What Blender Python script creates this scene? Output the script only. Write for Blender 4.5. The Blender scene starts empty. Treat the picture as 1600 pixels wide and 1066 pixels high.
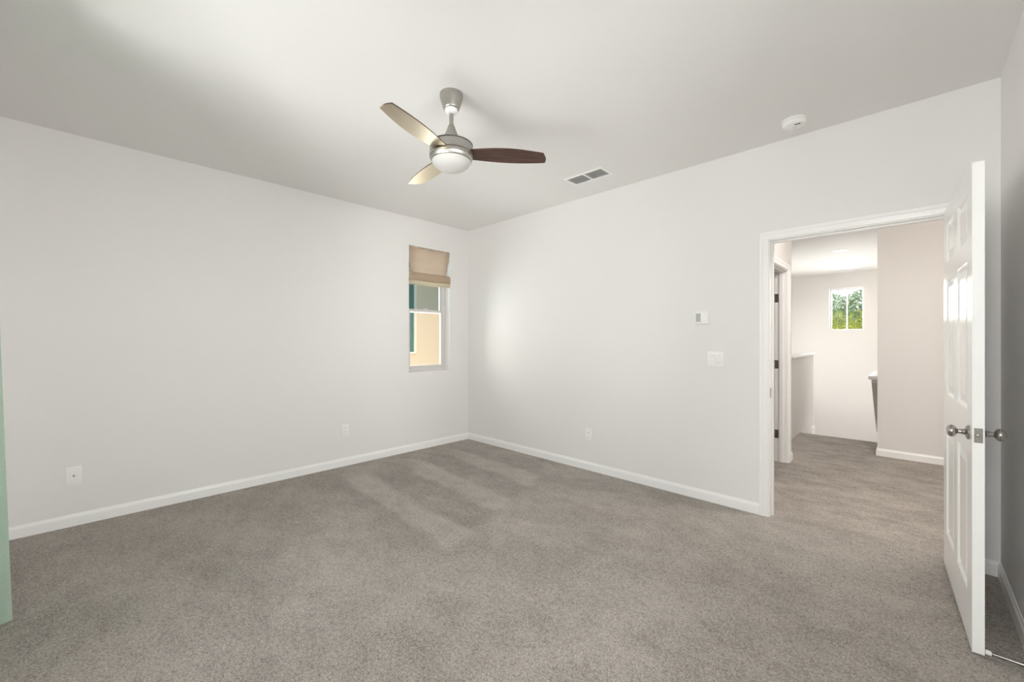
import bpy, bmesh, math, random
from mathutils import Vector, Matrix

scene = bpy.context.scene
COL = scene.collection
random.seed(7)
PI = math.pi

# ------------------------------------------------------------------ camera
CAM = (4.206, -3.481, 1.2976)
YAW = 0.77281
FPX = 642.2
cd = bpy.data.cameras.new('camera')
cd.sensor_fit = 'HORIZONTAL'
cd.sensor_width = 36.0
cd.lens = 36.0 * FPX / 1600.0
cd.shift_y = -1.0 / 1600.0
cd.clip_start = 0.02
cam = bpy.data.objects.new('camera', cd)
cam.location = CAM
cam.rotation_euler = (PI / 2, 0, YAW)
COL.objects.link(cam)
scene.camera = cam

# ------------------------------------------------------------------ view
vs = scene.view_settings
scene.display_settings.display_device = 'sRGB'
vs.view_transform = 'Standard'
vs.look = 'None'
vs.gamma = 1.0
vs.use_curve_mapping = False
vs.exposure = 0.16
scene.cycles.max_bounces = 12
scene.cycles.diffuse_bounces = 8
scene.cycles.glossy_bounces = 4
scene.cycles.transparent_max_bounces = 12
scene.cycles.use_denoising = True
scene.cycles.sample_clamp_indirect = 6.0

# ------------------------------------------------------------------ sky and sun
world = bpy.data.worlds.new('sky')
scene.world = world
world.use_nodes = True
wnt = world.node_tree
bg = wnt.nodes['Background']
# clear blue overhead, white haze towards the horizon
tcw = wnt.nodes.new('ShaderNodeTexCoord')
sxw = wnt.nodes.new('ShaderNodeSeparateXYZ')
wnt.links.new(tcw.outputs['Generated'], sxw.inputs[0])
mrw = wnt.nodes.new('ShaderNodeMapRange')
mrw.interpolation_type = 'SMOOTHSTEP'
mrw.inputs['From Min'].default_value = 0.10
mrw.inputs['From Max'].default_value = 0.42
wnt.links.new(sxw.outputs[2], mrw.inputs['Value'])
mxw = wnt.nodes.new('ShaderNodeMix')
mxw.data_type = 'RGBA'
mxw.inputs[6].default_value = (1.0, 1.0, 0.98, 1)
mxw.inputs[7].default_value = (0.24, 0.38, 0.62, 1)
wnt.links.new(mrw.outputs[0], mxw.inputs[0])
wnt.links.new(mxw.outputs[2], bg.inputs[0])
bg.inputs[1].default_value = 1.05

def lamp(name, kind, loc, power, color=(1, 1, 1), target=None, size=None, size_y=None, angle=None, spread=None, radius=None):
    l = bpy.data.lights.new(name, kind)
    l.energy = power
    l.color = color
    if kind == 'AREA':
        l.shape = 'RECTANGLE'
        l.size = size
        l.size_y = size_y or size
        if spread:
            l.spread = spread
    if angle is not None:
        l.angle = angle
    if radius is not None:
        l.shadow_soft_size = radius
    o = bpy.data.objects.new(name, l)
    o.location = loc
    if target is not None:
        d = Vector(target) - Vector(loc)
        o.rotation_euler = d.to_track_quat('-Z', 'Y').to_euler()
    COL.objects.link(o)
    return o

sun = lamp('sun', 'SUN', (10, -6, 20), 2.15, (1.0, 0.95, 0.86), target=(10 - 5.0, -6 + 3.0, 20 - 8.6), angle=0.01)
# daylight at the room's big window (behind the camera), from the sky and from the sunlit patio
lamp('window_daylight', 'AREA', (2.155, -4.22, 1.40), 25.9, (1.0, 0.982, 0.975), target=(2.155, 0, 1.40), size=1.5, size_y=2.0)
lamp('added_narrow_fill', 'AREA', (4.05, -4.9, 1.9), 150, (1.0, 0.982, 0.975), target=(4.3, 0, 1.0), size=1.2, size_y=1.2)  # fill light through the added narrow opening, unseen behind the camera
lamp('patio_bounce', 'AREA', (3.9, -6.6, -1.3), 784.0, (1.0, 0.978, 0.965), target=(2.0, -3.9, 1.6), size=5.5, size_y=4.0)
# fill light through an added, unseen opening in the right wall
lamp('added_right_fill', 'AREA', (6.3, -2.35, 1.75), 262, (1.0, 0.982, 0.975), target=(0, -2.2, 1.3), size=3.2, size_y=2.4)
# daylight at the small side window
lamp('side_window_daylight', 'AREA', (-1.0, -1.0, 1.2), 210.0, (1.0, 0.982, 0.975), target=(0.0, -0.6, 1.5), size=3.2, size_y=2.8)
# daylight at the far hall window, plus added fills for stairs and landing
lamp('added_stair_fill', 'AREA', (0.85, 5.9, 1.0), 112, (1.0, 0.98, 0.965), target=(4.0, 5.2, 0.6), size=2.3, size_y=2.1)  # fill light through an added, unseen opening beside the stairs
lamp('hall_window_daylight', 'AREA', (3.25, 8.35, 2.25), 100, (1.0, 0.985, 0.96), target=(3.3, 4.5, 0.6), size=0.8, size_y=1.0)
lamp('added_landing_fill', 'AREA', (4.55, 0.50, 2.68), 36, (1.0, 0.945, 0.88), target=(4.2, 1.2, 0.0), size=0.5, size_y=0.5)  # added fill high over the landing, no fixture there

# ------------------------------------------------------------------ materials
def new_mat(name):
    m = bpy.data.materials.new(name)
    m.use_nodes = True
    nt = m.node_tree
    return m, nt, nt.nodes['Principled BSDF']

def setp(b, color=None, rough=None, metal=None, spec=None, **kw):
    if color is not None:
        b.inputs['Base Color'].default_value = (*color, 1)
    if rough is not None:
        b.inputs['Roughness'].default_value = rough
    if metal is not None:
        b.inputs['Metallic'].default_value = metal
    if spec is not None:
        b.inputs['Specular IOR Level'].default_value = spec
    for k, v in kw.items():
        b.inputs[k].default_value = v

def coords(nt, scale=(1, 1, 1), kind='Object'):
    tc = nt.nodes.new('ShaderNodeTexCoord')
    mp = nt.nodes.new('ShaderNodeMapping')
    mp.inputs['Scale'].default_value = scale
    nt.links.new(tc.outputs[kind], mp.inputs['Vector'])
    return mp.outputs['Vector']

def noise(nt, vec, scale, detail=3, rough=0.5):
    n = nt.nodes.new('ShaderNodeTexNoise')
    n.inputs['Scale'].default_value = scale
    n.inputs['Detail'].default_value = detail
    n.inputs['Roughness'].default_value = rough
    nt.links.new(vec, n.inputs['Vector'])
    return n.outputs['Fac']

def bump(nt, b, h, strength, dist):
    n = nt.nodes.new('ShaderNodeBump')
    n.inputs['Strength'].default_value = strength
    n.inputs['Distance'].default_value = dist
    nt.links.new(h, n.inputs['Height'])
    nt.links.new(n.outputs['Normal'], b.inputs['Normal'])

def M(nt, op, a, b=None, c=None):
    n = nt.nodes.new('ShaderNodeMath')
    n.operation = op
    for i, v in enumerate((a, b, c)):
        if v is None:
            continue
        if isinstance(v, (int, float)):
            n.inputs[i].default_value = v
        else:
            nt.links.new(v, n.inputs[i])
    return n.outputs[0]

def smooth(nt, v, lo, hi, a=0.0, b=1.0):
    n = nt.nodes.new('ShaderNodeMapRange')
    n.interpolation_type = 'SMOOTHSTEP'
    n.inputs['From Min'].default_value = lo
    n.inputs['From Max'].default_value = hi
    n.inputs['To Min'].default_value = a
    n.inputs['To Max'].default_value = b
    nt.links.new(v, n.inputs['Value'])
    return n.outputs[0]

def mixc(nt, fac, c1, c2):
    n = nt.nodes.new('ShaderNodeMix')
    n.data_type = 'RGBA'
    for s, v in ((0, fac), (6, c1), (7, c2)):
        if isinstance(v, (int, float)):
            n.inputs[s].default_value = v
        elif isinstance(v, tuple):
            n.inputs[s].default_value = (*v, 1)
        else:
            nt.links.new(v, n.inputs[s])
    return n.outputs[2]

def paint(name, color, rough=0.6, bscale=160, bstr=0.10, spec=0.3):
    m, nt, b = new_mat(name)
    setp(b, color, rough, spec=spec)
    v = coords(nt)
    bump(nt, b, noise(nt, v, bscale, 2), bstr, 0.002)
    return m

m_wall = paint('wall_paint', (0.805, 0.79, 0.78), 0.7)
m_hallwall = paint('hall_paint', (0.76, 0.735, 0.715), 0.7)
m_ceil = paint('ceiling_paint', (0.82, 0.81, 0.80), 0.8, 70, 0.22)
m_trim = paint('trim_paint', (0.90, 0.895, 0.885), 0.32, 60, 0.02, 0.45)
m_door = paint('door_paint', (0.90, 0.90, 0.89), 0.20, 60, 0.015, 0.5)
m_plastic = paint('white_plastic', (0.88, 0.875, 0.86), 0.35, 300, 0.01, 0.5)
m_vinyl = paint('backlit_grey_vinyl', (0.66, 0.63, 0.61), 0.4, 60, 0.01, 0.45)  # white vinyl, its colour greyed to carry the backlit shade of the frame

def carpet():
    m, nt, b = new_mat('carpet_pile')
    tc = nt.nodes.new('ShaderNodeTexCoord')
    v = tc.outputs['Object']
    sx = nt.nodes.new('ShaderNodeSeparateXYZ')
    nt.links.new(v, sx.inputs[0])
    X, Y = sx.outputs[0], sx.outputs[1]
    # tufts
    vo = nt.nodes.new('ShaderNodeTexVoronoi')
    vo.inputs['Scale'].default_value = 95
    nt.links.new(v, vo.inputs['Vector'])
    fine = noise(nt, v, 150, 3, 0.65)
    med = noise(nt, v, 42, 3, 0.6)
    # nap marks: patches and vacuum strokes
    patch = noise(nt, coords(nt, (1.0, 1.5, 1)), 1.7, 3, 0.55)
    scuff = noise(nt, coords(nt, (1.0, 1.35, 1)), 6.0, 3, 0.6)
    wob = noise(nt, v, 1.5, 2)
    u = M(nt, 'ADD', M(nt, 'ADD', Y, M(nt, 'MULTIPLY', X, 0.06)), M(nt, 'MULTIPLY', M(nt, 'SUBTRACT', wob, 0.5), 0.22))
    ph = PI / 2 + 2 * PI * 1.67 / 0.58
    stripes = smooth(nt, M(nt, 'SINE', M(nt, 'MULTIPLY_ADD', u, 2 * PI / 0.58, ph)), -0.2, 0.75, -1, 1)
    mask = M(nt, 'MULTIPLY', smooth(nt, M(nt, 'ADD', X, M(nt, 'MULTIPLY', wob, 0.7)), 0.45, 0.95), smooth(nt, M(nt, 'ADD', X, M(nt, 'MULTIPLY', Y, 0.35)), 1.42, 1.56, 1, 0))
    mask = M(nt, 'MULTIPLY', mask, smooth(nt, Y, -2.25, -1.95))
    mask = M(nt, 'MULTIPLY', mask, smooth(nt, Y, -0.5, -0.15, 1, 0))
    hallm = smooth(nt, Y, -0.6, 0.5)
    streak = noise(nt, coords(nt, (1.5, 3.2, 1)), 2.4, 4, 0.62)
    t = M(nt, 'MULTIPLY_ADD', M(nt, 'MULTIPLY', stripes, mask), 0.13, 0.5)
    t = M(nt, 'ADD', t, M(nt, 'MULTIPLY', M(nt, 'SUBTRACT', patch, 0.5), 0.55))
    t = M(nt, 'ADD', t, M(nt, 'MULTIPLY', M(nt, 'SUBTRACT', scuff, 0.5), 0.45))
    t = M(nt, 'ADD', t, M(nt, 'MULTIPLY', M(nt, 'MULTIPLY', M(nt, 'SUBTRACT', streak, 0.47), hallm), 0.9))
    t = M(nt, 'ADD', t, M(nt, 'MULTIPLY', M(nt, 'SUBTRACT', fine, 0.5), 2.0))
    t = M(nt, 'ADD', t, M(nt, 'MULTIPLY', M(nt, 'SUBTRACT', med, 0.5), 0.6))
    t = M(nt, 'ADD', t, M(nt, 'MULTIPLY', M(nt, 'SUBTRACT', 0.38, vo.outputs['Distance']), 0.45))
    cl = nt.nodes.new('ShaderNodeClamp')
    nt.links.new(t, cl.inputs[0])
    col = mixc(nt, cl.outputs[0], (0.190, 0.166, 0.145), (0.58, 0.53, 0.48))
    nt.links.new(col, b.inputs['Base Color'])
    setp(b, rough=1.0, spec=0.05)
    b.inputs['Sheen Weight'].default_value = 0.15
    h = M(nt, 'ADD', M(nt, 'MULTIPLY', fine, 1.0), M(nt, 'MULTIPLY', vo.outputs['Distance'], -1.0))
    bump(nt, b, h, 0.55, 0.012)
    return m
m_carpet = carpet()

def metal(name, color, rough, aniso=0.0):
    m, nt, b = new_mat(name)
    setp(b, color, rough, 1.0)
    b.inputs['Anisotropic'].default_value = aniso
    if aniso:
        tg = nt.nodes.new('ShaderNodeTangent')
        tg.direction_type = 'RADIAL'
        tg.axis = 'Z'
        nt.links.new(tg.outputs[0], b.inputs['Tangent'])
    return m
m_nickel = metal('brushed_nickel', (0.46, 0.44, 0.41), 0.30, 0.75)
m_knob = metal('satin_nickel', (0.42, 0.40, 0.38), 0.25)
m_dark, _, b_ = new_mat('dark_cavity'); setp(b_, (0.03, 0.03, 0.03), 0.8)
m_slot, _, b_ = new_mat('dark_slot'); setp(b_, (0.10, 0.10, 0.10), 0.6)
m_louver, _, b_ = new_mat('louver_enamel'); setp(b_, (0.78, 0.77, 0.76), 0.5)
m_duct, _, b_ = new_mat('duct_shadow'); setp(b_, (0.24, 0.235, 0.23), 0.7)
m_screen, _, b_ = new_mat('grey_display'); setp(b_, (0.45, 0.46, 0.45), 0.2)
m_rubber, _, b_ = new_mat('white_rubber'); setp(b_, (0.75, 0.74, 0.72), 0.6)
m_globe, _, b_ = new_mat('frosted_opal_glass'); setp(b_, (0.60, 0.59, 0.575), 0.5, spec=0.2)

def walnut():
    m, nt, b = new_mat('walnut_laminate')
    v = coords(nt, (3.0, 40, 40))
    g = noise(nt, v, 1.6, 5, 0.6)
    col = mixc(nt, smooth(nt, g, 0.3, 0.72), (0.038, 0.017, 0.011), (0.115, 0.058, 0.040))
    nt.links.new(col, b.inputs['Base Color'])
    setp(b, rough=0.45, spec=0.35)
    # satin lacquer that turns mirror-like towards grazing angles
    lw = nt.nodes.new('ShaderNodeLayerWeight')
    lw.inputs['Blend'].default_value = 0.5
    gl = nt.nodes.new('ShaderNodeBsdfGlossy')
    gl.inputs['Color'].default_value = (0.92, 0.83, 0.64, 1)
    gl.inputs['Roughness'].default_value = 0.30
    mx = nt.nodes.new('ShaderNodeMixShader')
    nt.links.new(smooth(nt, lw.outputs['Facing'], 0.47, 0.75, 0.0, 0.80), mx.inputs[0])
    nt.links.new(b.outputs[0], mx.inputs[1])
    nt.links.new(gl.outputs[0], mx.inputs[2])
    nt.links.new(mx.outputs[0], nt.nodes['Material Output'].inputs[0])
    return m
m_walnut = walnut()

def fabric(name, color, scale, trans=0.0):
    m, nt, b = new_mat(name)
    v = coords(nt, scale)
    n = noise(nt, v, 1.0, 3, 0.6)
    c2 = tuple(min(1, c * 1.12) for c in color)
    c1 = tuple(c * 0.86 for c in color)
    nt.links.new(mixc(nt, n, c1, c2), b.inputs['Base Color'])
    setp(b, rough=0.9, spec=0.1)
    bump(nt, b, n, 0.35, 0.003)
    if trans:
        tr = nt.nodes.new('ShaderNodeBsdfTranslucent')
        tr.inputs['Color'].default_value = (*color, 1)
        mx = nt.nodes.new('ShaderNodeMixShader')
        mx.inputs[0].default_value = trans
        nt.links.new(b.outputs[0], mx.inputs[1])
        nt.links.new(tr.outputs[0], mx.inputs[2])
        nt.links.new(mx.outputs[0], nt.nodes['Material Output'].inputs[0])
    return m
m_shade = fabric('tan_linen', (0.68, 0.56, 0.455), (160, 160, 160), 0.10)
m_lining = fabric('cream_lining', (0.86, 0.80, 0.68), (160, 160, 160), 0.3)
m_curtain = fabric('mint_weave', (0.67, 0.78, 0.69), (60, 60, 220), 0.1)

def glass(name='window_glass', tint=(0.97, 0.985, 0.975)):
    m = bpy.data.materials.new(name)
    m.use_nodes = True
    nt = m.node_tree
    nt.nodes.clear()
    out = nt.nodes.new('ShaderNodeOutputMaterial')
    tr = nt.nodes.new('ShaderNodeBsdfTransparent')
    tr.inputs[0].default_value = (*tint, 1)
    gl = nt.nodes.new('ShaderNodeBsdfGlossy')
    gl.inputs['Roughness'].default_value = 0.02
    fr = nt.nodes.new('ShaderNodeFresnel')
    fr.inputs[0].default_value = 1.35
    mx = nt.nodes.new('ShaderNodeMixShader')
    nt.links.new(fr.outputs[0], mx.inputs[0])
    nt.links.new(tr.outputs[0], mx.inputs[1])
    nt.links.new(gl.outputs[0], mx.inputs[2])
    nt.links.new(mx.outputs[0], out.inputs[0])
    return m
m_glass = glass()
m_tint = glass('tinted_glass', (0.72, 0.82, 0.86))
m_stucco = paint('beige_stucco', (0.74, 0.60, 0.42), 0.95, 45, 0.5, 0.1)
m_stuccotrim = paint('cream_stucco_trim', (0.86, 0.80, 0.68), 0.9, 45, 0.3, 0.1)
m_teal, _, b_ = new_mat('teal_window_glass'); setp(b_, (0.07, 0.17, 0.14), 0.12)
m_eave = paint('eave_paint', (0.55, 0.52, 0.46), 0.8, 30, 0.1)
m_roof = paint('roof_shingle', (0.30, 0.22, 0.18), 0.9, 20, 0.4)
m_bark = paint('bark', (0.22, 0.16, 0.11), 0.9, 25, 0.5)
m_ground = paint('patio_concrete', (0.18, 0.17, 0.15), 0.9, 20, 0.2)

def leafmat(name, c):
    m, nt, b = new_mat(name)
    n = noise(nt, coords(nt), 3.5, 3, 0.7)
    nt.links.new(mixc(nt, smooth(nt, n, 0.3, 0.7), tuple(x * 0.6 for x in c), tuple(min(1, x * 1.3) for x in c)), b.inputs['Base Color'])
    setp(b, rough=0.5)
    tr = nt.nodes.new('ShaderNodeBsdfTranslucent')
    tr.inputs['Color'].default_value = (*c, 1)
    mx = nt.nodes.new('ShaderNodeMixShader')
    mx.inputs[0].default_value = 0.4
    nt.links.new(b.outputs[0], mx.inputs[1])
    nt.links.new(tr.outputs[0], mx.inputs[2])
    nt.links.new(mx.outputs[0], nt.nodes['Material Output'].inputs[0])
    return m
m_leaf = leafmat('yellow_green_leaves', (0.84, 0.86, 0.26))
m_leaf2 = leafmat('grey_green_leaves', (0.62, 0.74, 0.46))

def emit(name, color, s):
    m = bpy.data.materials.new(name)
    m.use_nodes = True
    nt = m.node_tree
    nt.nodes.clear()
    out = nt.nodes.new('ShaderNodeOutputMaterial')
    e = nt.nodes.new('ShaderNodeEmission')
    e.inputs[0].default_value = (*color, 1)
    e.inputs[1].default_value = s
    nt.links.new(e.outputs[0], out.inputs[0])
    return m
m_lamp = emit('lit_lamp', (1.0, 0.94, 0.84), 6.0)

# ------------------------------------------------------------------ helpers
def link(name, bm, mat, parent=None, smooth_=False, matrix=None):
    me = bpy.data.meshes.new(name)
    if matrix is not None:
        bm.transform(matrix)
    bmesh.ops.recalc_face_normals(bm, faces=bm.faces)
    bm.to_mesh(me)
    bm.free()
    if isinstance(mat, (list, tuple)):
        for x in mat:
            me.materials.append(x)
    else:
        me.materials.append(mat)
    if smooth_:
        for p in me.polygons:
            p.use_smooth = True
        try:
            me.set_sharp_from_angle(angle=math.radians(smooth_ if smooth_ is not True else 35))
        except Exception:
            pass
    o = bpy.data.objects.new(name, me)
    COL.objects.link(o)
    if parent is not None:
        o.parent = parent
    return o

def box(bm, x0, x1, y0, y1, z0, z1, bev=0.0, seg=2):
    r = bmesh.ops.create_cube(bm, size=1.0)
    vs_ = r['verts']
    for v in vs_:
        v.co = Vector((x0 + (v.co.x + .5) * (x1 - x0), y0 + (v.co.y + .5) * (y1 - y0), z0 + (v.co.z + .5) * (z1 - z0)))
    if bev:
        es = list({e for v in vs_ for e in v.link_edges})
        bmesh.ops.bevel(bm, geom=es, offset=bev, segments=seg, affect='EDGES', profile=0.5)
    return vs_

def boxes(*bs, bev=0.0):
    bm = bmesh.new()
    for b in bs:
        box(bm, *b, bev=bev)
    return bm

def lathe(bm, prof, n=48, axis='Z', origin=(0, 0, 0), cap=True):
    """prof: (r, h) pairs from one end to the other, revolved about the axis"""
    rings = []
    o = Vector(origin)
    def P(r, a, h):
        c, s = r * math.cos(a), r * math.sin(a)
        if axis == 'Z':
            return o + Vector((c, s, h))
        if axis == 'X':
            return o + Vector((h, c, s))
        return o + Vector((c, h, s))
    for r, h in prof:
        if r < 1e-6:
            rings.append([bm.verts.new(P(0, 0, h))])
        else:
            rings.append([bm.verts.new(P(r, 2 * PI * k / n, h)) for k in range(n)])
    for A, B in zip(rings, rings[1:]):
        if len(A) == 1 and len(B) == 1:
            continue
        for k in range(n):
            k2 = (k + 1) % n
            if len(A) == 1:
                bm.faces.new((A[0], B[k], B[k2]))
            elif len(B) == 1:
                bm.faces.new((A[k], A[k2], B[0]))
            else:
                bm.faces.new((A[k], A[k2], B[k2], B[k]))
    if cap:
        for R in (rings[0], rings[-1]):
            if len(R) > 1:
                bm.faces.new(R)

def sweep(bm, profile, paths):
    """paths[i]: the run of points for profile point i; quads between neighbours, ends closed"""
    rows = [[bm.verts.new(p) for p in path] for path in paths]
    n = len(rows)
    for i in range(n):
        A, B = rows[i], rows[(i + 1) % n]
        for k in range(len(A) - 1):
            bm.faces.new((A[k], A[k + 1], B[k + 1], B[k]))
    for e in (0, -1):
        bm.faces.new([r[e] for r in rows])

CAS = [(0, 0), (0, .007), (.004, .010), (.014, .0115), (.034, .0125), (.040, .0165), (.056, .0165), (.060, .012), (.060, 0)]
def casing(bm, a0, a1, zt, place):
    """door casing round an opening a0..a1 up to zt; place(a, d, z) maps along-wall, out-of-wall, height"""
    sweep(bm, CAS, [[place(a0 - u, d, 0.0), place(a0 - u, d, zt + u), place(a1 + u, d, zt + u), place(a1 + u, d, 0.0)] for u, d in CAS])

BASE = [(0, 0), (.012, 0), (.012, .058), (.0105, .066), (.006, .074), (.0045, .083), (0, .083)]
def baseboard(bm, p0, p1, nrm):
    p0, p1, n = Vector((*p0, 0)), Vector((*p1, 0)), Vector((*nrm, 0))
    sweep(bm, BASE, [[p0 + n * d + Vector((0, 0, z)), p1 + n * d + Vector((0, 0, z))] for d, z in BASE])

def empty(name, loc, rz=0.0):
    o = bpy.data.objects.new(name, None)
    o.empty_display_size = 0.1
    o.location = loc
    o.rotation_euler = (0, 0, rz)
    COL.objects.link(o)
    return o

def tag(o, label, cat, group=None):
    o['label'] = label
    o['category'] = cat
    if group:
        o['group'] = group
    return o

def struct(o, label=None):
    o['kind'] = 'structure'
    if label:
        o['label'] = label
    return o

def facing(origin, out):
    """matrix of a wall-mounted thing: local x along the wall, local y out of the wall, local z up"""
    y = Vector(out).normalized()
    z = Vector((0, 0, 1))
    x = y.cross(z)
    m = Matrix((x, y, z)).transposed().to_4x4()
    m.translation = Vector(origin)
    return m

# ------------------------------------------------------------------ room shell
W = 4.551          # right wall
BK = -3.90         # back wall
H = 2.74
DX0, DX1, DZ = 3.455, 4.375, 2.030   # bedroom doorway
WY0, WY1, WZ0, WZ1 = -0.889, -0.301, 0.925, 2.412   # side window
BX0, BX1, BZ0, BZ1 = 1.36, 2.95, 0.40, 2.44         # big window behind the camera
CX0, CX1, CZ0, CZ1 = 3.93, 4.45, 0.925, 2.412      # added narrow opening behind the camera, unseen, for fill light

bm = bmesh.new()
# carpet as one sheet over bedroom and landing, notched for the stairs
for r in ((-0.0, W, BK, 0.0), (DX0 - .018, DX1 + .018, 0.0, 0.12), (1.2, 5.9, 0.12, 2.71), (1.2, 3.92, 2.71, 3.50), (1.2, 2.96, 3.50, 4.62)):
    x0, x1, y0, y1 = r
    vs_ = [bm.verts.new(c) for c in ((x0, y0, 0), (x1, y0, 0), (x1, y1, 0), (x0, y1, 0), (x0, y0, -.03), (x1, y0, -.03), (x1, y1, -.03), (x0, y1, -.03))]
    for q in ((0, 1, 2, 3), (7, 6, 5, 4), (0, 4, 5, 1), (1, 5, 6, 2), (2, 6, 7, 3), (3, 7, 4, 0)):
        bm.faces.new([vs_[i] for i in q])
struct(link('floor', bm, m_carpet))

struct(link('wall_left', boxes(
    (-.16, 0, BK - .15, WY0, -.03, H), (-.16, 0, WY1, 0.12, -.03, H),
    (-.16, 0, WY0, WY1, -.03, WZ0), (-.16, 0, WY0, WY1, WZ1, H)), m_wall))
struct(link('wall_far', boxes(
    (0, DX0 - .018, 0, .12, -.03, H), (DX1 + .018, 5.9, 0, .12, -.03, H),
    (DX0 - .018, DX1 + .018, 0, .12, DZ + .018, H)), m_wall))
RY0, RY1, RZ0, RZ1 = -3.20, -1.70, .78, 2.16         # added opening in the right wall, unseen, lets in fill light
struct(link('wall_right', boxes((W, W + .12, BK - .15, RY0, -.03, H), (W, W + .12, RY1, 0, -.03, H), (W, W + .12, RY0, RY1, -.03, RZ0), (W, W + .12, RY0, RY1, RZ1, H)), m_wall))
struct(link('wall_back', boxes(
    (0, BX0, BK - .15, BK, -.03, H), (BX1, CX0, BK - .15, BK, -.03, H), (CX1, W, BK - .15, BK, -.03, H), (CX0, CX1, BK - .15, BK, -.03, CZ0), (CX0, CX1, BK - .15, BK, CZ1, H),
    (BX0, BX1, BK - .15, BK, -.03, BZ0), (BX0, BX1, BK - .15, BK, BZ1, H)), m_wall))
struct(link('ceiling', boxes((-.16, W + .12, BK - .15, .12, H, H + .12)), m_ceil))
struct(link('sun_block_roof', boxes((-.16, 6.1, BK - 1.25, 8.0, H + .125, H + .30)), m_roof))  # unseen overhanging slab, added to keep direct sun out of the back window

# baseboards
bm = bmesh.new(); baseboard(bm, (0, BK), (0, 0), (1, 0)); struct(link('baseboard_left', bm, m_trim))
bm = bmesh.new(); baseboard(bm, (0.0045, 0), (DX0 - .067, 0), (0, -1)); baseboard(bm, (DX1 + .067, 0), (W, 0), (0, -1)); struct(link('baseboard_far', bm, m_trim))
bm = bmesh.new(); baseboard(bm, (W, BK), (W, 0), (-1, 0)); struct(link('baseboard_right', bm, m_trim))
bm = bmesh.new(); baseboard(bm, (0, BK), (W, BK), (0, 1)); struct(link('baseboard_back', bm, m_trim))

# bedroom doorway: jamb, stop and casing
bm = boxes((DX0 - .018, DX0, 0, .12, 0, DZ + .018), (DX1, DX1 + .018, 0, .12, 0, DZ + .018), (DX0, DX1, 0, .12, DZ, DZ + .018),
           (DX0, DX0 + .011, .040, .075, 0, DZ), (DX1 - .011, DX1, .040, .075, 0, DZ), (DX0 + .011, DX1 - .011, .040, .075, DZ - .011, DZ))
jamb = struct(link('trim_1', bm, m_trim), 'white jamb of the bedroom doorway')
bm = boxes((DX0 - .0005, DX0 + .0015, .008, .034, .875, .945), bev=.0006)
o = link('strike_plate', bm, m_knob, jamb); o['label'] = 'nickel strike plate'
bm = bmesh.new()
casing(bm, DX0 - .006, DX1 + .006, DZ + .006, lambda a, d, z: Vector((a, -d, z)))
struct(link('trim_2', bm, m_trim), 'white casing around the bedroom doorway')
bm = bmesh.new()
casing(bm, DX0 - .006, DX1 + .006, DZ + .006, lambda a, d, z: Vector((a, .12 + d, z)))
struct(link('trim_3', bm, m_trim), 'white casing on the hall side of the bedroom doorway')

# ------------------------------------------------------------------ six panel doors
DOOR_ROWS = ((0.205, 0.80), (0.985, 1.625), (1.715, 1.93))
def panel_door(w, h, t):
    """door slab, local x 0..w from the hinge, y 0..t, z 0..h, six raised panels on both faces"""
    bm = bmesh.new()
    st = 0.118
    pw = (w - 3 * st) / 2
    cols = ((st, st + pw), (2 * st + pw, 2 * st + 2 * pw))
    xs = [0, cols[0][0], cols[0][1], cols[1][0], cols[1][1], w]
    zs = [0] + [z for r in DOOR_ROWS for z in r] + [h]
    for side in (0, 1):
        s = 1 if side == 0 else -1
        y0 = 0 if side == 0 else t
        grid = [[bm.verts.new((x, y0, z)) for z in zs] for x in xs]
        for i in range(len(xs) - 1):
            for j in range(len(zs) - 1):
                A = [grid[i][j], grid[i + 1][j], grid[i + 1][j + 1], grid[i][j + 1]]
                if i in (1, 3) and j in (1, 3, 5):
                    x0, x1, z0, z1 = xs[i], xs[i + 1], zs[j], zs[j + 1]
                    prev = A
                    for ins, dep in ((.004, .002), (.014, .0095), (.022, .0095), (.055, .0030)):
                        R = [bm.verts.new(c) for c in ((x0 + ins, y0 + s * dep, z0 + ins), (x1 - ins, y0 + s * dep, z0 + ins), (x1 - ins, y0 + s * dep, z1 - ins), (x0 + ins, y0 + s * dep, z1 - ins))]
                        for k in range(4):
                            bm.faces.new((prev[k], prev[(k + 1) % 4], R[(k + 1) % 4], R[k]))
                        prev = R
                    bm.faces.new(prev)
                else:
                    bm.faces.new(A)
        if side == 0:
            g0 = grid
        else:
            g1 = grid
    n, m_ = len(xs), len(zs)
    for j in range(m_ - 1):
        bm.faces.new((g0[0][j], g0[0][j + 1], g1[0][j + 1], g1[0][j]))
        bm.faces.new((g0[n - 1][j], g1[n - 1][j], g1[n - 1][j + 1], g0[n - 1][j + 1]))
    for i in range(n - 1):
        bm.faces.new((g0[i][0], g1[i][0], g1[i + 1][0], g0[i + 1][0]))
        bm.faces.new((g0[i][m_ - 1], g0[i + 1][m_ - 1], g1[i + 1][m_ - 1], g1[i][m_ - 1]))
    return bm

KNOB = [(0, -.0005), (.032, -.0005), (.0325, .003), (.030, .007), (.020, .010), (.0130, .013), (.0115, .020), (.0125, .0215), (.0125, .0235), (.0105, .025), (.0100, .036),
        (.0125, .040), (.0185, .043), (.0240, .048), (.0268, .054), (.0272, .060), (.0255, .067), (.0205, .073), (.0120, .0765), (0, .0775)]
def knob(name, parent, x, y, z, s):
    bm = bmesh.new()
    lathe(bm, [(r * .95, s * (h if h < .013 else .013 + (h - .013) * .84)) for r, h in KNOB], 40, 'Y', (x, y, z))
    return link(name, bm, m_knob, parent, True)

DW, DH, DT = 0.912, 2.018, 0.035
leaf = link('door_1', panel_door(DW, DH, DT), m_door)
leaf['label'] = 'white six panel bedroom door standing wide open'
leaf['kind'] = 'structure'
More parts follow.
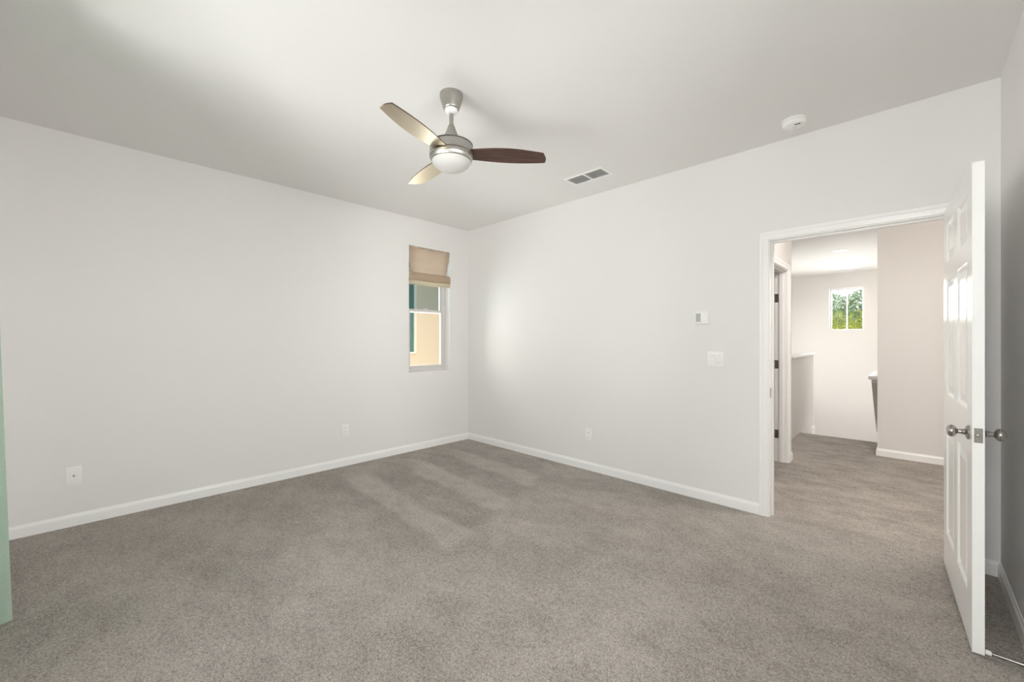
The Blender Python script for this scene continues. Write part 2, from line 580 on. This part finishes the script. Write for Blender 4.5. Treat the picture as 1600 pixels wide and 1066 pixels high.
# hinge on the right jamb; local x runs from hinge to free edge (towards -Y), local y towards +X... face y=0 looks to -X
ang = -PI / 2 + math.radians(2.9)
leaf.location = (4.335, -.030, .013)
leaf.rotation_euler = (0, 0, ang)
KX, KZ = DW - .070, .894
k1 = knob('knob', leaf, KX, -.000, KZ, -1)
k2 = knob('knob', leaf, KX, DT, KZ, 1)
bm = boxes((DW - .0005, DW + .0015, DT / 2 - .0125, DT / 2 + .0125, KZ - .030, KZ + .030), bev=.0007)
pl = link('latch_plate', bm, m_knob, leaf); pl['label'] = 'nickel latch plate'
bm = bmesh.new()
lathe(bm, [(0, DW + .010), (.0060, DW + .009), (.0075, DW + .001)], 20, 'X', (0, DT / 2, KZ))
link('latch_bolt', bm, m_knob, pl, True)
for z in (.20, 1.0, 1.80):
    bm = bmesh.new()
    lathe(bm, [(.006, z - .045), (.006, z + .045)], 14, 'Z', (-.006, DT + .004, 0))
    box(bm, -.003, .0, DT - .030, DT, z - .044, z + .044)
    link('hinge', bm, m_knob, leaf, True)

# ------------------------------------------------------------------ landing and stair hall beyond the doorway
HX = 3.26     # face of the wall with the side door
SY0, SY1 = 0.86, 1.66
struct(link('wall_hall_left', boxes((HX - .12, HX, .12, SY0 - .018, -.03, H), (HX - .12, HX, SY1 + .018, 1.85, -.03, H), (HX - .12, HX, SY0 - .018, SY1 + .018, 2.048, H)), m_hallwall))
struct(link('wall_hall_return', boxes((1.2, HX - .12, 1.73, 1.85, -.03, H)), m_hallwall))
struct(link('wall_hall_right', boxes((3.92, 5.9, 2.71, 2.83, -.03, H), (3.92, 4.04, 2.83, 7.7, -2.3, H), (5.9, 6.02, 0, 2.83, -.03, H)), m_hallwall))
FX0, FX1, FZ0, FZ1 = 2.913, 3.483, 1.510, 2.410
struct(link('wall_hall_far', boxes((1.2, FX0, 7.7, 7.86, -2.3, H), (FX1, 4.04, 7.7, 7.86, -2.3, H), (FX0, FX1, 7.7, 7.86, -2.3, FZ0), (FX0, FX1, 7.7, 7.86, FZ1, H)), m_hallwall))
LY0, LY1, LZ0, LZ1 = 4.7, 7.1, -.1, 2.1  # added, unseen opening that lets fill light into the stair hall
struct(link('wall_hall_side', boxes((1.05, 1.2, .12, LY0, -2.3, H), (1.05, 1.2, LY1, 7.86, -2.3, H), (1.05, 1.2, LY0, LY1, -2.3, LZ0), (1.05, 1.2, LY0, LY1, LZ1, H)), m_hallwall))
struct(link('ceiling_hall', boxes((1.05, 6.02, .12, 7.86, H, H + .12)), m_ceil))
struct(link('floor_lower', boxes((1.2, 3.92, 4.62, 7.7, -2.33, -2.3)), m_carpet))
bm = bmesh.new()
for k in range(12):
    y0 = 3.50 + .255 * k
    box(bm, 3.07, 3.92, y0, y0 + .285, -2.3, -.185 * (k + 1), bev=.012)
struct(link('floor_stairs', bm, m_carpet), 'carpeted stairs going down from the landing')
# guard wall on the left of the stairs with its cap and end trim
g = struct(link('wall_guard', boxes((2.95, 3.07, 2.9, 4.60, -1.0, 1.060)), m_hallwall), 'low white guard wall beside the stairs')
link('cap', boxes((2.925, 3.095, 2.88, 4.63, 1.060, 1.095), bev=.006), m_trim, g)
bm = bmesh.new()
box(bm, 3.07, 3.086, 4.35, 4.612, -.42, -.06, bev=.004)
link('skirting', bm, m_trim, g)
struct(link('wall_guard_end', boxes((1.2, 2.95, 4.48, 4.60, -1.0, 1.060)), m_hallwall))
# sloping handrail board on the right of the stairs
bm = bmesh.new()
prof = [(3.45, .800), (3.45, .760), (4.42, -.02), (4.55, -.02), (4.55, .80)]
A = [bm.verts.new((3.83, y, z)) for y, z in prof]
B = [bm.verts.new((3.915, y, z)) for y, z in prof]
bm.faces.new(A); bm.faces.new(B[::-1])
for k in range(len(prof)):
    k2 = (k + 1) % len(prof)
    bm.faces.new((A[k], B[k], B[k2], A[k2]))
rail = struct(link('wall_stair_rail', bm, paint('shaded_rail_paint', (0.62, 0.60, 0.58), .6)), 'sloping panel under the stair handrail')  # grey colour carries the shade on the panel's shadow side
link('cap', boxes((3.80, 3.918, 3.42, 4.58, .800, .845), bev=.008), m_trim, rail)

# hall baseboards
bm = bmesh.new()
baseboard(bm, (3.92, 2.71), (5.9, 2.71), (0, -1))
baseboard(bm, (3.92, 2.698), (3.92, 3.46), (-1, 0))
struct(link('baseboard_hall_right', bm, m_trim))
bm = bmesh.new()
baseboard(bm, (HX, .12), (HX, SY0 - .066), (1, 0))
baseboard(bm, (HX, SY1 + .066), (HX, 1.862), (1, 0))
baseboard(bm, (HX, 1.85), (1.2, 1.85), (0, 1))
struct(link('baseboard_hall_left', bm, m_trim))

# side doorway in the hall wall
bm = boxes((HX - .12, HX, SY0 - .018, SY0, 0, 2.048), (HX - .12, HX, SY1, SY1 + .018, 0, 2.048), (HX - .12, HX, SY0, SY1, 2.03, 2.048),
           (HX - .075, HX - .040, SY0, SY0 + .011, 0, 2.03), (HX - .075, HX - .040, SY1 - .011, SY1, 0, 2.03), (HX - .075, HX - .040, SY0 + .011, SY1 - .011, 2.019, 2.03))
j2 = struct(link('trim_4', bm, m_trim), 'white jamb of the side doorway in the hall')
for z in (.295, 1.04, 1.75):
    bm = boxes((HX - .117, HX - .083, SY1 - .0015, SY1 + .0005, z - .045, z + .045))
    lathe(bm, [(.006, z - .045), (.006, z + .045)], 12, 'Z', (HX - .124, SY1 - .004, 0))
    o = link('hinge', bm, m_knob, j2); o['label'] = 'nickel hinge'
bm = bmesh.new()
casing(bm, SY0 - .006, SY1 + .006, 2.036, lambda a, d, z: Vector((HX + d, a, z)))
struct(link('trim_5', bm, m_trim), 'white casing around the side doorway in the hall')
d2 = link('door_2', panel_door(.795, 2.015, .035), m_door)
d2['kind'] = 'structure'; d2['label'] = 'white panel door swung into the dark side room'
d2.location = (HX - .128, SY1 - .004, .012)
d2.rotation_euler = (0, 0, -PI / 2 - math.radians(150))
knob('knob', d2, .725, 0, .905, -1); knob('knob', d2, .725, .035, .905, 1)

# recessed hall lights
for i, (x, y, lab) in enumerate(((3.371, 4.946, 'round recessed hall light nearer the bedroom doorway'), (3.383, 7.10, 'round recessed hall light close to the far hall wall'))):
    t = tag(empty('recessed_light', (x, y, H)), lab, 'ceiling light', 'recessed lights in the hall ceiling')
    bm = bmesh.new(); lathe(bm, [(.062, -.003), (.078, -.009), (.092, -.006), (.095, 0.0005), (.062, .0005)], 40, cap=False); link('trim_ring', bm, m_plastic, t, True)
    bm = bmesh.new(); lathe(bm, [(0, -.004), (.062, -.0035), (.062, -.001), (0, -.001)], 40); link('lens', bm, m_lamp, t, True)
    l = lamp('recessed_lamp', 'SPOT', (x, y, H - .02), 6, (1.0, .92, .82), target=(x, y, 0), radius=.06)
    l.data.spot_size = 2.3; l.data.spot_blend = .6

# ------------------------------------------------------------------ windows
def frame_rect(bm, a0, a1, z0, z1, w, d0, d1, place, bev=.003):
    """rectangular ring of four bars; place(a0,a1,d0,d1,z0,z1) -> box args"""
    for q in ((a0, a0 + w, z0, z1), (a1 - w, a1, z0, z1), (a0 + w, a1 - w, z0, z0 + w), (a0 + w, a1 - w, z1 - w, z1)):
        box(bm, *place(q[0], q[1], d0, d1, q[2], q[3]), bev=bev)

pX = lambda a0, a1, d0, d1, z0, z1: (d0, d1, a0, a1, z0, z1)
pY = lambda a0, a1, d0, d1, z0, z1: (a0, a1, d0, d1, z0, z1)

def hung_window(name, a0, a1, z0, z1, d0, d1, place, label, mid, flip=1, fw=.040, upper=None):
    """single hung window: outer frame, fixed upper sash, lower sash; d0 outside face, d1 room face"""
    bm = bmesh.new()
    frame_rect(bm, a0, a1, z0, z1, fw, d0, d1, place)
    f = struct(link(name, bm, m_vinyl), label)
    dm = (d0 + d1) / 2
    bm = bmesh.new()
    frame_rect(bm, a0 + fw, a1 - fw, mid - .018, z1 - fw, .022, min(d0, dm) + .004, max(d0, dm) - .002, place)
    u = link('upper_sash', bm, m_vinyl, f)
    bm = bmesh.new()
    frame_rect(bm, a0 + fw, a1 - fw, z0 + fw, mid + .020, .030, min(d1, dm) + .002, max(d1, dm) - .004, place)
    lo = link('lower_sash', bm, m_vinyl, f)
    g0 = (d0 + dm) / 2
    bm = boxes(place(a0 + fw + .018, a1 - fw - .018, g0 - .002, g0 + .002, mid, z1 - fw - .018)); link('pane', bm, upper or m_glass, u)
    g1 = (d1 + dm) / 2
    bm = boxes(place(a0 + fw + .026, a1 - fw - .026, g1 - .002, g1 + .002, z0 + fw + .026, mid)); link('pane', bm, m_glass, lo)
    am = (a0 + a1) / 2
    c = d1
    bm = boxes(place(am - .028, am + .028, min(c, c - .012 * flip), max(c, c - .012 * flip), mid + .020, mid + .032), bev=.003)
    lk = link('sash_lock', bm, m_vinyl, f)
    return f

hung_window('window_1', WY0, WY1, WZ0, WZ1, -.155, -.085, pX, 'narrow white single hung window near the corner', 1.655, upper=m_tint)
# sill and reveal skin come from the wall itself
hw = bmesh.new()
frame_rect(hw, FX0, FX1, FZ0, FZ1, .030, 7.78, 7.84, pY)
box(hw, (FX0 + FX1) / 2 - .011, (FX0 + FX1) / 2 + .011, 7.79, 7.83, FZ0 + .030, FZ1 - .030)
w2 = struct(link('window_2', hw, m_trim), 'small square window high on the far hall wall')
link('pane', boxes((FX0 + .028, FX1 - .028, 7.808, 7.812, FZ0 + .028, FZ1 - .028)), m_glass, w2)
# big window behind the camera
bm = bmesh.new()
frame_rect(bm, BX0, BX1, BZ0, BZ1, .045, BK - .14, BK - .07, pY)
xm = (BX0 + BX1) / 2
box(bm, xm - .03, xm + .03, BK - .14, BK - .07, BZ0 + .045, BZ1 - .045, bev=.003)
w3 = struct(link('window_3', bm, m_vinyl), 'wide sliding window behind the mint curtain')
for a, b in ((BX0 + .043, xm - .028), (xm + .028, BX1 - .043)):
    link('pane', boxes((a, b, BK - .107, BK - .103, BZ0 + .043, BZ1 - .043)), m_glass, w3)
hung_window('added_window_narrow', CX0, CX1, CZ0, CZ1, BK - .145, BK - .075, pY, 'added narrow window behind the camera', 1.655, flip=-1)  # added and unseen, frames the narrow fill opening
bm = bmesh.new()
frame_rect(bm, RY0, RY1, RZ0, RZ1, .045, W + .05, W + .11, pX)
w5 = struct(link('added_window_right', bm, m_vinyl), 'added window in the right wall beside the camera')  # added and unseen, frames the right wall fill opening
link('pane', boxes((W + .078, W + .082, RY0 + .043, RY1 - .043, RZ0 + .043, RZ1 - .043)), m_glass, w5)
# added window of the stair hall, unseen, frames the fill opening
bm = bmesh.new()
frame_rect(bm, LY0, LY1, LZ0, LZ1, .045, 1.07, 1.14, pX)
ym = (LY0 + LY1) / 2
box(bm, 1.07, 1.14, ym - .03, ym + .03, LZ0 + .045, LZ1 - .045)
w4 = struct(link('added_window_stair', bm, m_vinyl), 'added tall window of the stair hall')
for a, b in ((LY0 + .043, ym - .028), (ym + .028, LY1 - .043)):
    link('pane', boxes((1.103, 1.107, a, b, LZ0 + .043, LZ1 - .043)), m_glass, w4)

# ------------------------------------------------------------------ roman shade in the side window
t = tag(empty('roman_shade', (0, (WY0 + WY1) / 2, WZ1)), 'tan fabric roman shade drawn up over the top of the narrow window', 'window shade')
hwid = (WY1 - WY0) / 2 - .004
link('headrail', boxes((-.045, -.004, -hwid, hwid, -.028, -.001), bev=.002), m_shade, t)
def strip(prof, th, hw_fn, nb=14, sag=0.0):
    bm = bmesh.new()
    rows = []
    for (x, z) in prof:
        hw_ = hw_fn(z)
        rows.append([bm.verts.new((x + .002 * math.sin(k * 1.9), -hw_ + 2 * hw_ * k / nb, z - sag * math.sin(PI * k / nb))) for k in range(nb + 1)])
    for A, B in zip(rows, rows[1:]):
        for k in range(nb):
            bm.faces.new((A[k], A[k + 1], B[k + 1], B[k]))
    r = bmesh.ops.solidify(bm, geom=bm.faces[:], thickness=th)
    return bm
fab = [(-.003, -.003), (-.006, -.06), (-.010, -.12), (-.018, -.180), (-.020, -.188), (-.018, -.196), (-.026, -.25), (-.040, -.288),
       (-.036, -.300), (-.014, -.306), (.006, -.310), (.018, -.318), (.022, -.338), (.024, -.372), (.020, -.400), (.010, -.407), (-.010, -.408)]
def shade_half(z):
    d = -z
    if d < .12:
        return hwid
    if d < .306:
        return hwid - .030 * math.sin(min(1, (d - .12) / .16) * PI / 2)
    return hwid - .030 * max(0, 1 - (d - .306) / .02)
fo = link('fabric', strip(fab, .004, shade_half), m_shade, t, 50)
fab2 = [(-.034, -.30), (-.006, -.395), (.012, -.404), (.020, -.412), (.020, -.432), (.012, -.446), (-.004, -.452), (-.030, -.450), (-.040, -.40)]
fl = link('lining_fold', strip(fab2, .003, lambda z: hwid - .004, sag=.004), m_lining, t, 50)
fl['label'] = 'cream folded lining along the bottom'

# ------------------------------------------------------------------ outside the side window: next house
NX = -3.3
nb = tag(empty('neighboring_house', (NX, -1.2, -2.8)), 'beige stucco house seen through the narrow window', 'house')
z_ = 2.8
EAVE_D, EAVE_Z = .52, 5.62
NWY = 2.515    # right edge of its window relative to the house
WA, WB, WC, WD = NWY - 1.3, NWY, z_ + 1.02, z_ + 2.66
bm = boxes((-.2, 0, -6, WA, 0, 5.9), (-.2, 0, WB, 9, 0, 5.9), (-.2, 0, WA, WB, 0, WC), (-.2, 0, WA, WB, WD, 5.9))
link('wall', bm, m_stucco, nb)
wf = bmesh.new()
frame_rect(wf, WA, WB, WC, WD, .035, -.08, .020, pX)
wfo = link('window', wf, m_stuccotrim, nb); wfo['label'] = 'window with cream trim'
link('pane', boxes((-.04, -.03, WA + .03, WB - .03, WC + .03, WD - .03)), m_teal, wfo)
link('eave', boxes((-.2, EAVE_D, -6, 9, EAVE_Z, EAVE_Z + .25)), m_eave, nb)
struct(link('ground_outside', boxes((-30, 30, -30, 40, -3.0, -2.8)), m_ground))

# tree outside the far hall window
def tree(name, loc, label, crowns, nleaf, size, mat, trunk_h):
    t = tag(empty(name, loc), label, 'tree')
    bm = bmesh.new()
    lathe(bm, [(.16, 0), (.13, trunk_h * .5), (.07, trunk_h)], 12)
    for k in range(9):
        a = k * 2.4
        p0 = Vector((0, 0, trunk_h * (.45 + .05 * k)))
        p1 = p0 + Vector((math.cos(a) * .9, math.sin(a) * .9, .8))
        q = (p1 - p0).to_track_quat('Z', 'Y').to_matrix().to_4x4()
        q.translation = p0
        b2 = bmesh.new(); lathe(b2, [(.035, 0), (.012, (p1 - p0).length)], 7); b2.transform(q)
        tmp = bpy.data.meshes.new('tmp'); b2.to_mesh(tmp); b2.free(); bm.from_mesh(tmp); bpy.data.meshes.remove(tmp)
    link('trunk', bm, m_bark, t)
    bm = bmesh.new()
    for k in range(nleaf):
        c, r = random.choice(crowns)
        d = Vector((random.gauss(0, 1), random.gauss(0, 1), random.gauss(0, 1))).normalized()
        p = Vector(c) + d * r * (random.random() ** .45)
        s = size * random.uniform(.6, 1.3)
        n = Vector((random.gauss(0, 1), random.gauss(0, 1), random.gauss(0.6, 1))).normalized()
        u = n.orthogonal().normalized(); u = Matrix.Rotation(random.uniform(0, 6.28), 3, n) @ u
        v = n.cross(u)
        f = [bm.verts.new(p + u * s * a + v * s * b + n * s * e) for a, b, e in ((-1, 0, 0), (-.2, .42, .1), (1, 0, -.15), (-.2, -.42, .1))]
        bm.faces.new(f)
    link('foliage', bm, mat, t)
    return t
tree('tree', (2.9, 13.6, -2.8), 'yellow green leafy tree filling the lower part of the hall window', [((-.7, 0, 4.2), .95), ((.5, .2, 4.3), .95), ((-.1, -.3, 3.6), 1.1), ((1.2, 0, 4.0), .9), ((-1.4, .3, 3.8), .9)], 8500, .075, m_leaf, 3.6)
tree('tree', (2.4, 16.8, -2.8), 'taller grey green tree behind the yellow green one', [((-.6, 0, 5.0), .95), ((.5, .2, 5.2), .85), ((1.1, -.3, 5.5), .6), ((0, 0, 4.2), 1.2), ((-1.3, .1, 4.4), .9)], 6000, .085, m_leaf2, 4.4)

# ------------------------------------------------------------------ ceiling fan
FANX, FANY = 2.270, -2.005
fan = tag(empty('ceiling_fan', (FANX, FANY, H)), 'brushed nickel ceiling fan with three dark walnut blades and opal light', 'ceiling fan')
def fp(name, prof, mat, n=64, ang=30):
    bm = bmesh.new(); lathe(bm, prof, n)
    return link(name, bm, mat, fan, ang)
fp('canopy', [(0, -.0005), (.066, -.0005), (.067, -.006), (.0665, -.024), (.0650, -.030), (.048, -.083), (.047, -.086), (.043, -.090), (0, -.090)], m_nickel)
o = fp('canopy_ring', [(0, -.088), (.036, -.090), (.037, -.096), (.033, -.108), (.024, -.116), (.016, -.117), (0, -.117)], m_plastic, 48)
o['label'] = 'white ball ring under the canopy'
fp('downrod', [(.0125, -.10), (.0125, -.24)], m_nickel, 32)
fp('coupling_cover', [(0, -.182), (.016, -.182), (.0195, -.190), (.030, -.220), (.046, -.255), (.060, -.284), (.062, -.290), (0, -.290)], m_nickel)
fp('motor_housing', [(0, -.284), (.060, -.286), (.105, -.290), (.119, -.294), (.1235, -.300), (.1245, -.306), (.1245, -.352), (.121, -.354), (0, -.354)], m_nickel)
o = fp('seam_band', [(0, -.290), (.1225, -.2955), (.1262, -.299), (.1262, -.3035), (.1230, -.306), (0, -.306)], m_slot)
o['label'] = 'dark line around the top of the motor'
fp('light_kit_ring', [(0, -.356), (.1245, -.356), (.1265, -.360), (.1265, -.370), (.1235, -.382), (.117, -.393), (.112, -.395), (0, -.395)], m_nickel)
gl = [(0, -.391), (.1125, -.391)]
for k in range(1, 13):
    a = PI / 2 * k / 12
    gl.append((.1125 * math.cos(a) if k < 12 else 0, -.391 - .062 * math.sin(a)))
o = fp('globe', gl, m_globe, 64, 60); o['label'] = 'white opal glass bowl'

def blade_mesh():
    """blade along local +x; y to the trailing side; thin plank with pointed tip corner"""
    bm = bmesh.new()
    n = 26
    lead, trail = [], []
    for k in range(n + 1):
        u = k / n
        x = .085 + (.540 - .085) * u
        trail.append((x, -.038 - .036 * math.sin(PI * min(1, u * .9 + .08)) - .006 * u))
        x2 = .085 + (.562 - .085) * u
        lead.append((x2, .038 + .029 * math.sin(PI * (u * .82 + .02)) - .004 * u))
    tip = []
    for k in range(1, 6):
        u = k / 6
        a, b = lead[-1], trail[-1]
        tip.append((a[0] + (b[0] - a[0]) * u + .010 * math.sin(PI * u), a[1] + (b[1] - a[1]) * u))
    out = lead + tip + trail[::-1]
    th = .0055
    A = [bm.verts.new((x, y, th / 2)) for x, y in out]
    B = [bm.verts.new((x, y, -th / 2)) for x, y in out]
    bm.faces.new(A); bm.faces.new(B[::-1])
    for k in range(len(out)):
        k2 = (k + 1) % len(out)
        bm.faces.new((A[k], B[k], B[k2], A[k2]))
    return bm
for k in range(3):
    bl = link('blade', blade_mesh(), m_walnut, fan)
    a = math.radians(49.5 + 120 * k)
    # lower on the counter-clockwise side
    bl.matrix_local = Matrix.Translation((0, 0, -.351)) @ Matrix.Rotation(a, 4, 'Z') @ Matrix.Rotation(math.radians(-8), 4, 'X')

# ------------------------------------------------------------------ ceiling vent
vx0, vx1, vy0, vy1 = 1.968, 2.355, -.522, -.335
vc = ((vx0 + vx1) / 2, (vy0 + vy1) / 2)
vent = tag(empty('ceiling_vent', (vc[0], vc[1], H)), 'white ceiling air vent with two dark grilles near the far wall', 'vent')
a, b = (vx1 - vx0) / 2, (vy1 - vy0) / 2
bm = bmesh.new()
fr = .020
for q in ((-a, -a + fr, -b, b), (a - fr, a, -b, b), (-a + fr, a - fr, -b, -b + fr), (-a + fr, a - fr, b - fr, b), (-.008, .008, -b + fr, b - fr)):
    box(bm, q[0], q[1], q[2], q[3], -.008, .0005, bev=.0025)
link('frame', bm, m_plastic, vent)
for s in (-1, 1):
    x0, x1 = (-a + fr, -.008) if s < 0 else (.008, a - fr)
    bm = boxes((x0, x1, -b + fr, b - fr, -.0012, .0006))
    gb = link('backing', bm, m_duct, vent)
    bm = bmesh.new()
    nsl = 11
    for k in range(nsl):
        y = -b + fr + (k + .5) * (2 * b - 2 * fr) / nsl
        vs_ = box(bm, x0, x1, -.0055, .0055, -.0005, .0005)
        rot = Matrix.Translation((0, y, -.0045)) @ Matrix.Rotation(math.radians(38), 4, 'X')
        for v in vs_:
            v.co = rot @ v.co
    link('grille', bm, m_louver, vent)

# ------------------------------------------------------------------ smoke detector
sd = tag(empty('smoke_detector', (3.650, -.262, H)), 'round white smoke detector on the ceiling above the doorway wall', 'smoke detector')
bm = bmesh.new(); lathe(bm, [(0, .0005), (.070, .0005), (.0705, -.004), (.069, -.008), (0, -.008)], 56); link('base', bm, m_plastic, sd, True)
bm = bmesh.new(); lathe(bm, [(0, -.008), (.0640, -.008), (.0665, -.011), (.0665, -.026), (.062, -.036), (.054, -.041), (.030, -.0435), (0, -.044)], 56); body = link('body', bm, m_plastic, sd, True)
bm = bmesh.new()
for k in range(40):
    a = 2 * PI * k / 40
    m4 = Matrix.Rotation(a, 4, 'Z')
    for v in box(bm, .0655, .0668, -.0030, .0030, -.024, -.013):
        v.co = m4 @ v.co
link('vent_slots', bm, m_louver, body)
dirc = math.radians(-100)
o = link('sounder_slot', boxes((-.016, .016, -.004, .004, -.0455, -.040)), m_slot, sd); o.location = (.022, -.030, 0); o.rotation_euler = (0, 0, 0)
bm = bmesh.new(); lathe(bm, [(0, -.0458), (.012, -.0455), (.013, -.043), (.013, -.040)], 28); o = link('test_button', bm, m_louver, sd, True); o.location = (.002, .012, 0)
bm = bmesh.new(); lathe(bm, [(0, -.0430), (.003, -.0425), (.003, -.038)], 12); o = link('indicator', bm, m_slot, sd); o.location = (.040, .005, 0)

# ------------------------------------------------------------------ wall plates
def place_on(o, origin, out):
    o.matrix_world = facing(origin, out)
def plate(w, h, t=.006):
    bm = bmesh.new(); box(bm, -w / 2, w / 2, -.0003, t, -h / 2, h / 2, bev=.0025, seg=3); return bm
def screw(parent, x, z, y=.006):
    bm = bmesh.new(); lathe(bm, [(0, y + .0010), (.0026, y + .0006), (.0030, y - .001)], 14, 'Y', (x, 0, z)); link('screw', bm, m_plastic, parent, True)

def outlet(origin, out, label):
    t = empty('wall_outlet', (0, 0, 0)); place_on(t, origin, out)
    tag(t, label, 'outlet', 'white duplex wall outlets')
    link('plate', plate(.074, .118), m_plastic, t, 40)
    for z in (.0205, -.0205):
        bm = bmesh.new()
        box(bm, -.0165, .0165, .004, .0085, z - .0150, z + .0150, bev=.004, seg=3)
        r = link('receptacle', bm, m_plastic, t, 40)
        bm = boxes((-.0075, -.0055, .0080, .0088, z - .001, z + .008), (.0050, .0070, .0080, .0088, z - .0005, z + .007))
        lathe(bm, [(.0024, .0088), (.0024, .0080)], 12, 'Y', (0, 0, z - .0075))
        link('slots', bm, m_slot, r)
    screw(t, 0, 0)
outlet((0, -1.643, .373), (1, 0, 0), 'white wall outlet on the window wall, left of the narrow window')
outlet((1.885, 0, .357), (0, -1, 0), 'white wall outlet on the doorway wall, right of the corner')

t = empty('cable_wall_plate', (0, 0, 0)); place_on(t, (0, -3.562, .351), (1, 0, 0))
tag(t, 'white wall plate with one small cable socket low beside the mint curtain', 'wall plate')
link('plate', plate(.080, .124), m_plastic, t, 40)
link('insert', boxes((-.0170, .0170, .004, .0072, -.0335, .0335), bev=.0012), m_plastic, t)
bm = bmesh.new(); lathe(bm, [(0, .0150), (.0030, .0150), (.0032, .0110), (.0060, .0108), (.0060, .0065)], 16, 'Y'); o = link('cable_socket', bm, m_knob, t, True); o['label'] = 'metal cable socket'
screw(t, 0, .046); screw(t, 0, -.046)

t = empty('light_switch', (0, 0, 0)); place_on(t, (3.081, 0, 1.148), (0, -1, 0))
tag(t, 'white double rocker light switch on the wall left of the doorway', 'light switch')
link('plate', plate(.122, .118), m_plastic, t, 40)
for x, s in ((-.023, 1), (.023, -1)):
    bm = bmesh.new()
    frame_rect(bm, x - .0185, x + .0185, -.0355, .0355, .0022, .004, .0078, pY, bev=.0006)
    fr_ = link('rocker', bm, m_plastic, t)
    bm = bmesh.new()
    pr = [(.0035, -.0315), (.0058 if s > 0 else .0140, -.0315), (.0085, 0), (.0140 if s > 0 else .0058, .0315), (.0035, .0315)]
    A = [bm.verts.new((x - .0140, y, z)) for y, z in pr]; B = [bm.verts.new((x + .0140, y, z)) for y, z in pr]
    bm.faces.new(A); bm.faces.new(B[::-1])
    for k in range(5):
        bm.faces.new((A[k], B[k], B[(k + 1) % 5], A[(k + 1) % 5]))
    link('paddle', bm, m_plastic, fr_)
    link('gap', boxes((x - .0165, x + .0165, .0050, .0064, -.0335, .0335)), m_louver, fr_)
for x in (-.023, .023):
    screw(t, x, .047); screw(t, x, -.047)

t = empty('thermostat', (0, 0, 0)); place_on(t, (2.978, 0, 1.480), (0, -1, 0))
tag(t, 'small square white thermostat with grey display above the light switch', 'thermostat')
link('base', boxes((-.058, .058, -.0003, .008, -.056, .056), bev=.003), m_plastic, t)
bm = bmesh.new(); box(bm, -.053, .053, .006, .026, -.051, .051, bev=.006, seg=3); link('body', bm, m_plastic, t, 40)
# local x runs against the room's x here, so the display sits on the photo's left
link('display', boxes((-.042, -.004, .0255, .0268, -.032, .036)) if facing((0, 0, 0), (0, -1, 0))[0][0] > 0 else boxes((.004, .042, .0255, .0268, -.032, .036)), m_screen, t)
sx_ = 1 if facing((0, 0, 0), (0, -1, 0))[0][0] > 0 else -1
for z in (.020, -.012):
    bm = bmesh.new(); box(bm, sx_ * .027 - .012, sx_ * .027 + .012, .0255, .0285, z - .010, z + .010, bev=.0015); link('button', bm, m_plastic, t)

# ------------------------------------------------------------------ door stop on the right baseboard
ds = empty('door_stop', (W - .012, -.938, .030))
tag(ds, 'slim nickel door stop on the baseboard behind the open door', 'door stop')
bm = bmesh.new(); lathe(bm, [(0, .0005), (.016, .0005), (.0165, -.003), (.012, -.008), (.0085, -.012), (.0085, -.022), (.006, -.025), (0, -.025)], 28, 'X'); link('base', bm, m_knob, ds, True)
bm = bmesh.new(); lathe(bm, [(.0075, -.022), (.0060, -.045), (.0055, -.107)], 24, 'X'); link('rod', bm, m_knob, ds, True)
bm = bmesh.new(); lathe(bm, [(0, -.105), (.0085, -.105), (.0098, -.109), (.0098, -.117), (.008, -.1215), (0, -.1222)], 24, 'X'); o = link('bumper', bm, m_rubber, ds, True); o['label'] = 'white rubber tip'

# ------------------------------------------------------------------ curtain
cu = tag(empty('curtain', (1.24, BK, 0)), 'mint green curtain panel at the left edge of the picture', 'curtain')
bm = bmesh.new()
nu, nz = 90, 36
zt = 2.50
grid = []
for j in range(nz + 1):
    f = j / nz
    z = .010 + (zt - .010) * f
    low = 1 - f
    row = []
    for i in range(nu + 1):
        u = i / nu
        x = -.090 + u * .52
        k = min(1, max(0, (u - .17) / .08))
        front, back = (.106 + .065 * low) * (1 - .33 * k), .022
        y = (front + back) / 2 - (front - back) / 2 * math.cos(u * 2 * PI * 3.0) + .004 * math.sin(u * 23 + f * 3)
        row.append(bm.verts.new((x, y, z)))
    grid.append(row)
for j in range(nz):
    for i in range(nu):
        bm.faces.new((grid[j][i], grid[j][i + 1], grid[j + 1][i + 1], grid[j + 1][i]))
bmesh.ops.solidify(bm, geom=bm.faces[:], thickness=.003)
link('panel', bm, m_curtain, cu, True)
rod = tag(empty('curtain_rod', (2.155, BK, zt)), 'nickel curtain rod above the wide window carrying the mint curtain', 'curtain rod')
bm = bmesh.new(); lathe(bm, [(.012, -1.05), (.012, 1.05)], 20, 'X', (0, .090, .010)); link('pole', bm, m_nickel, rod, True)
for x in (-.99, .99):
    link('bracket', boxes((x - .010, x + .010, -.0003, .090, .000, .020), bev=.003), m_nickel, rod)
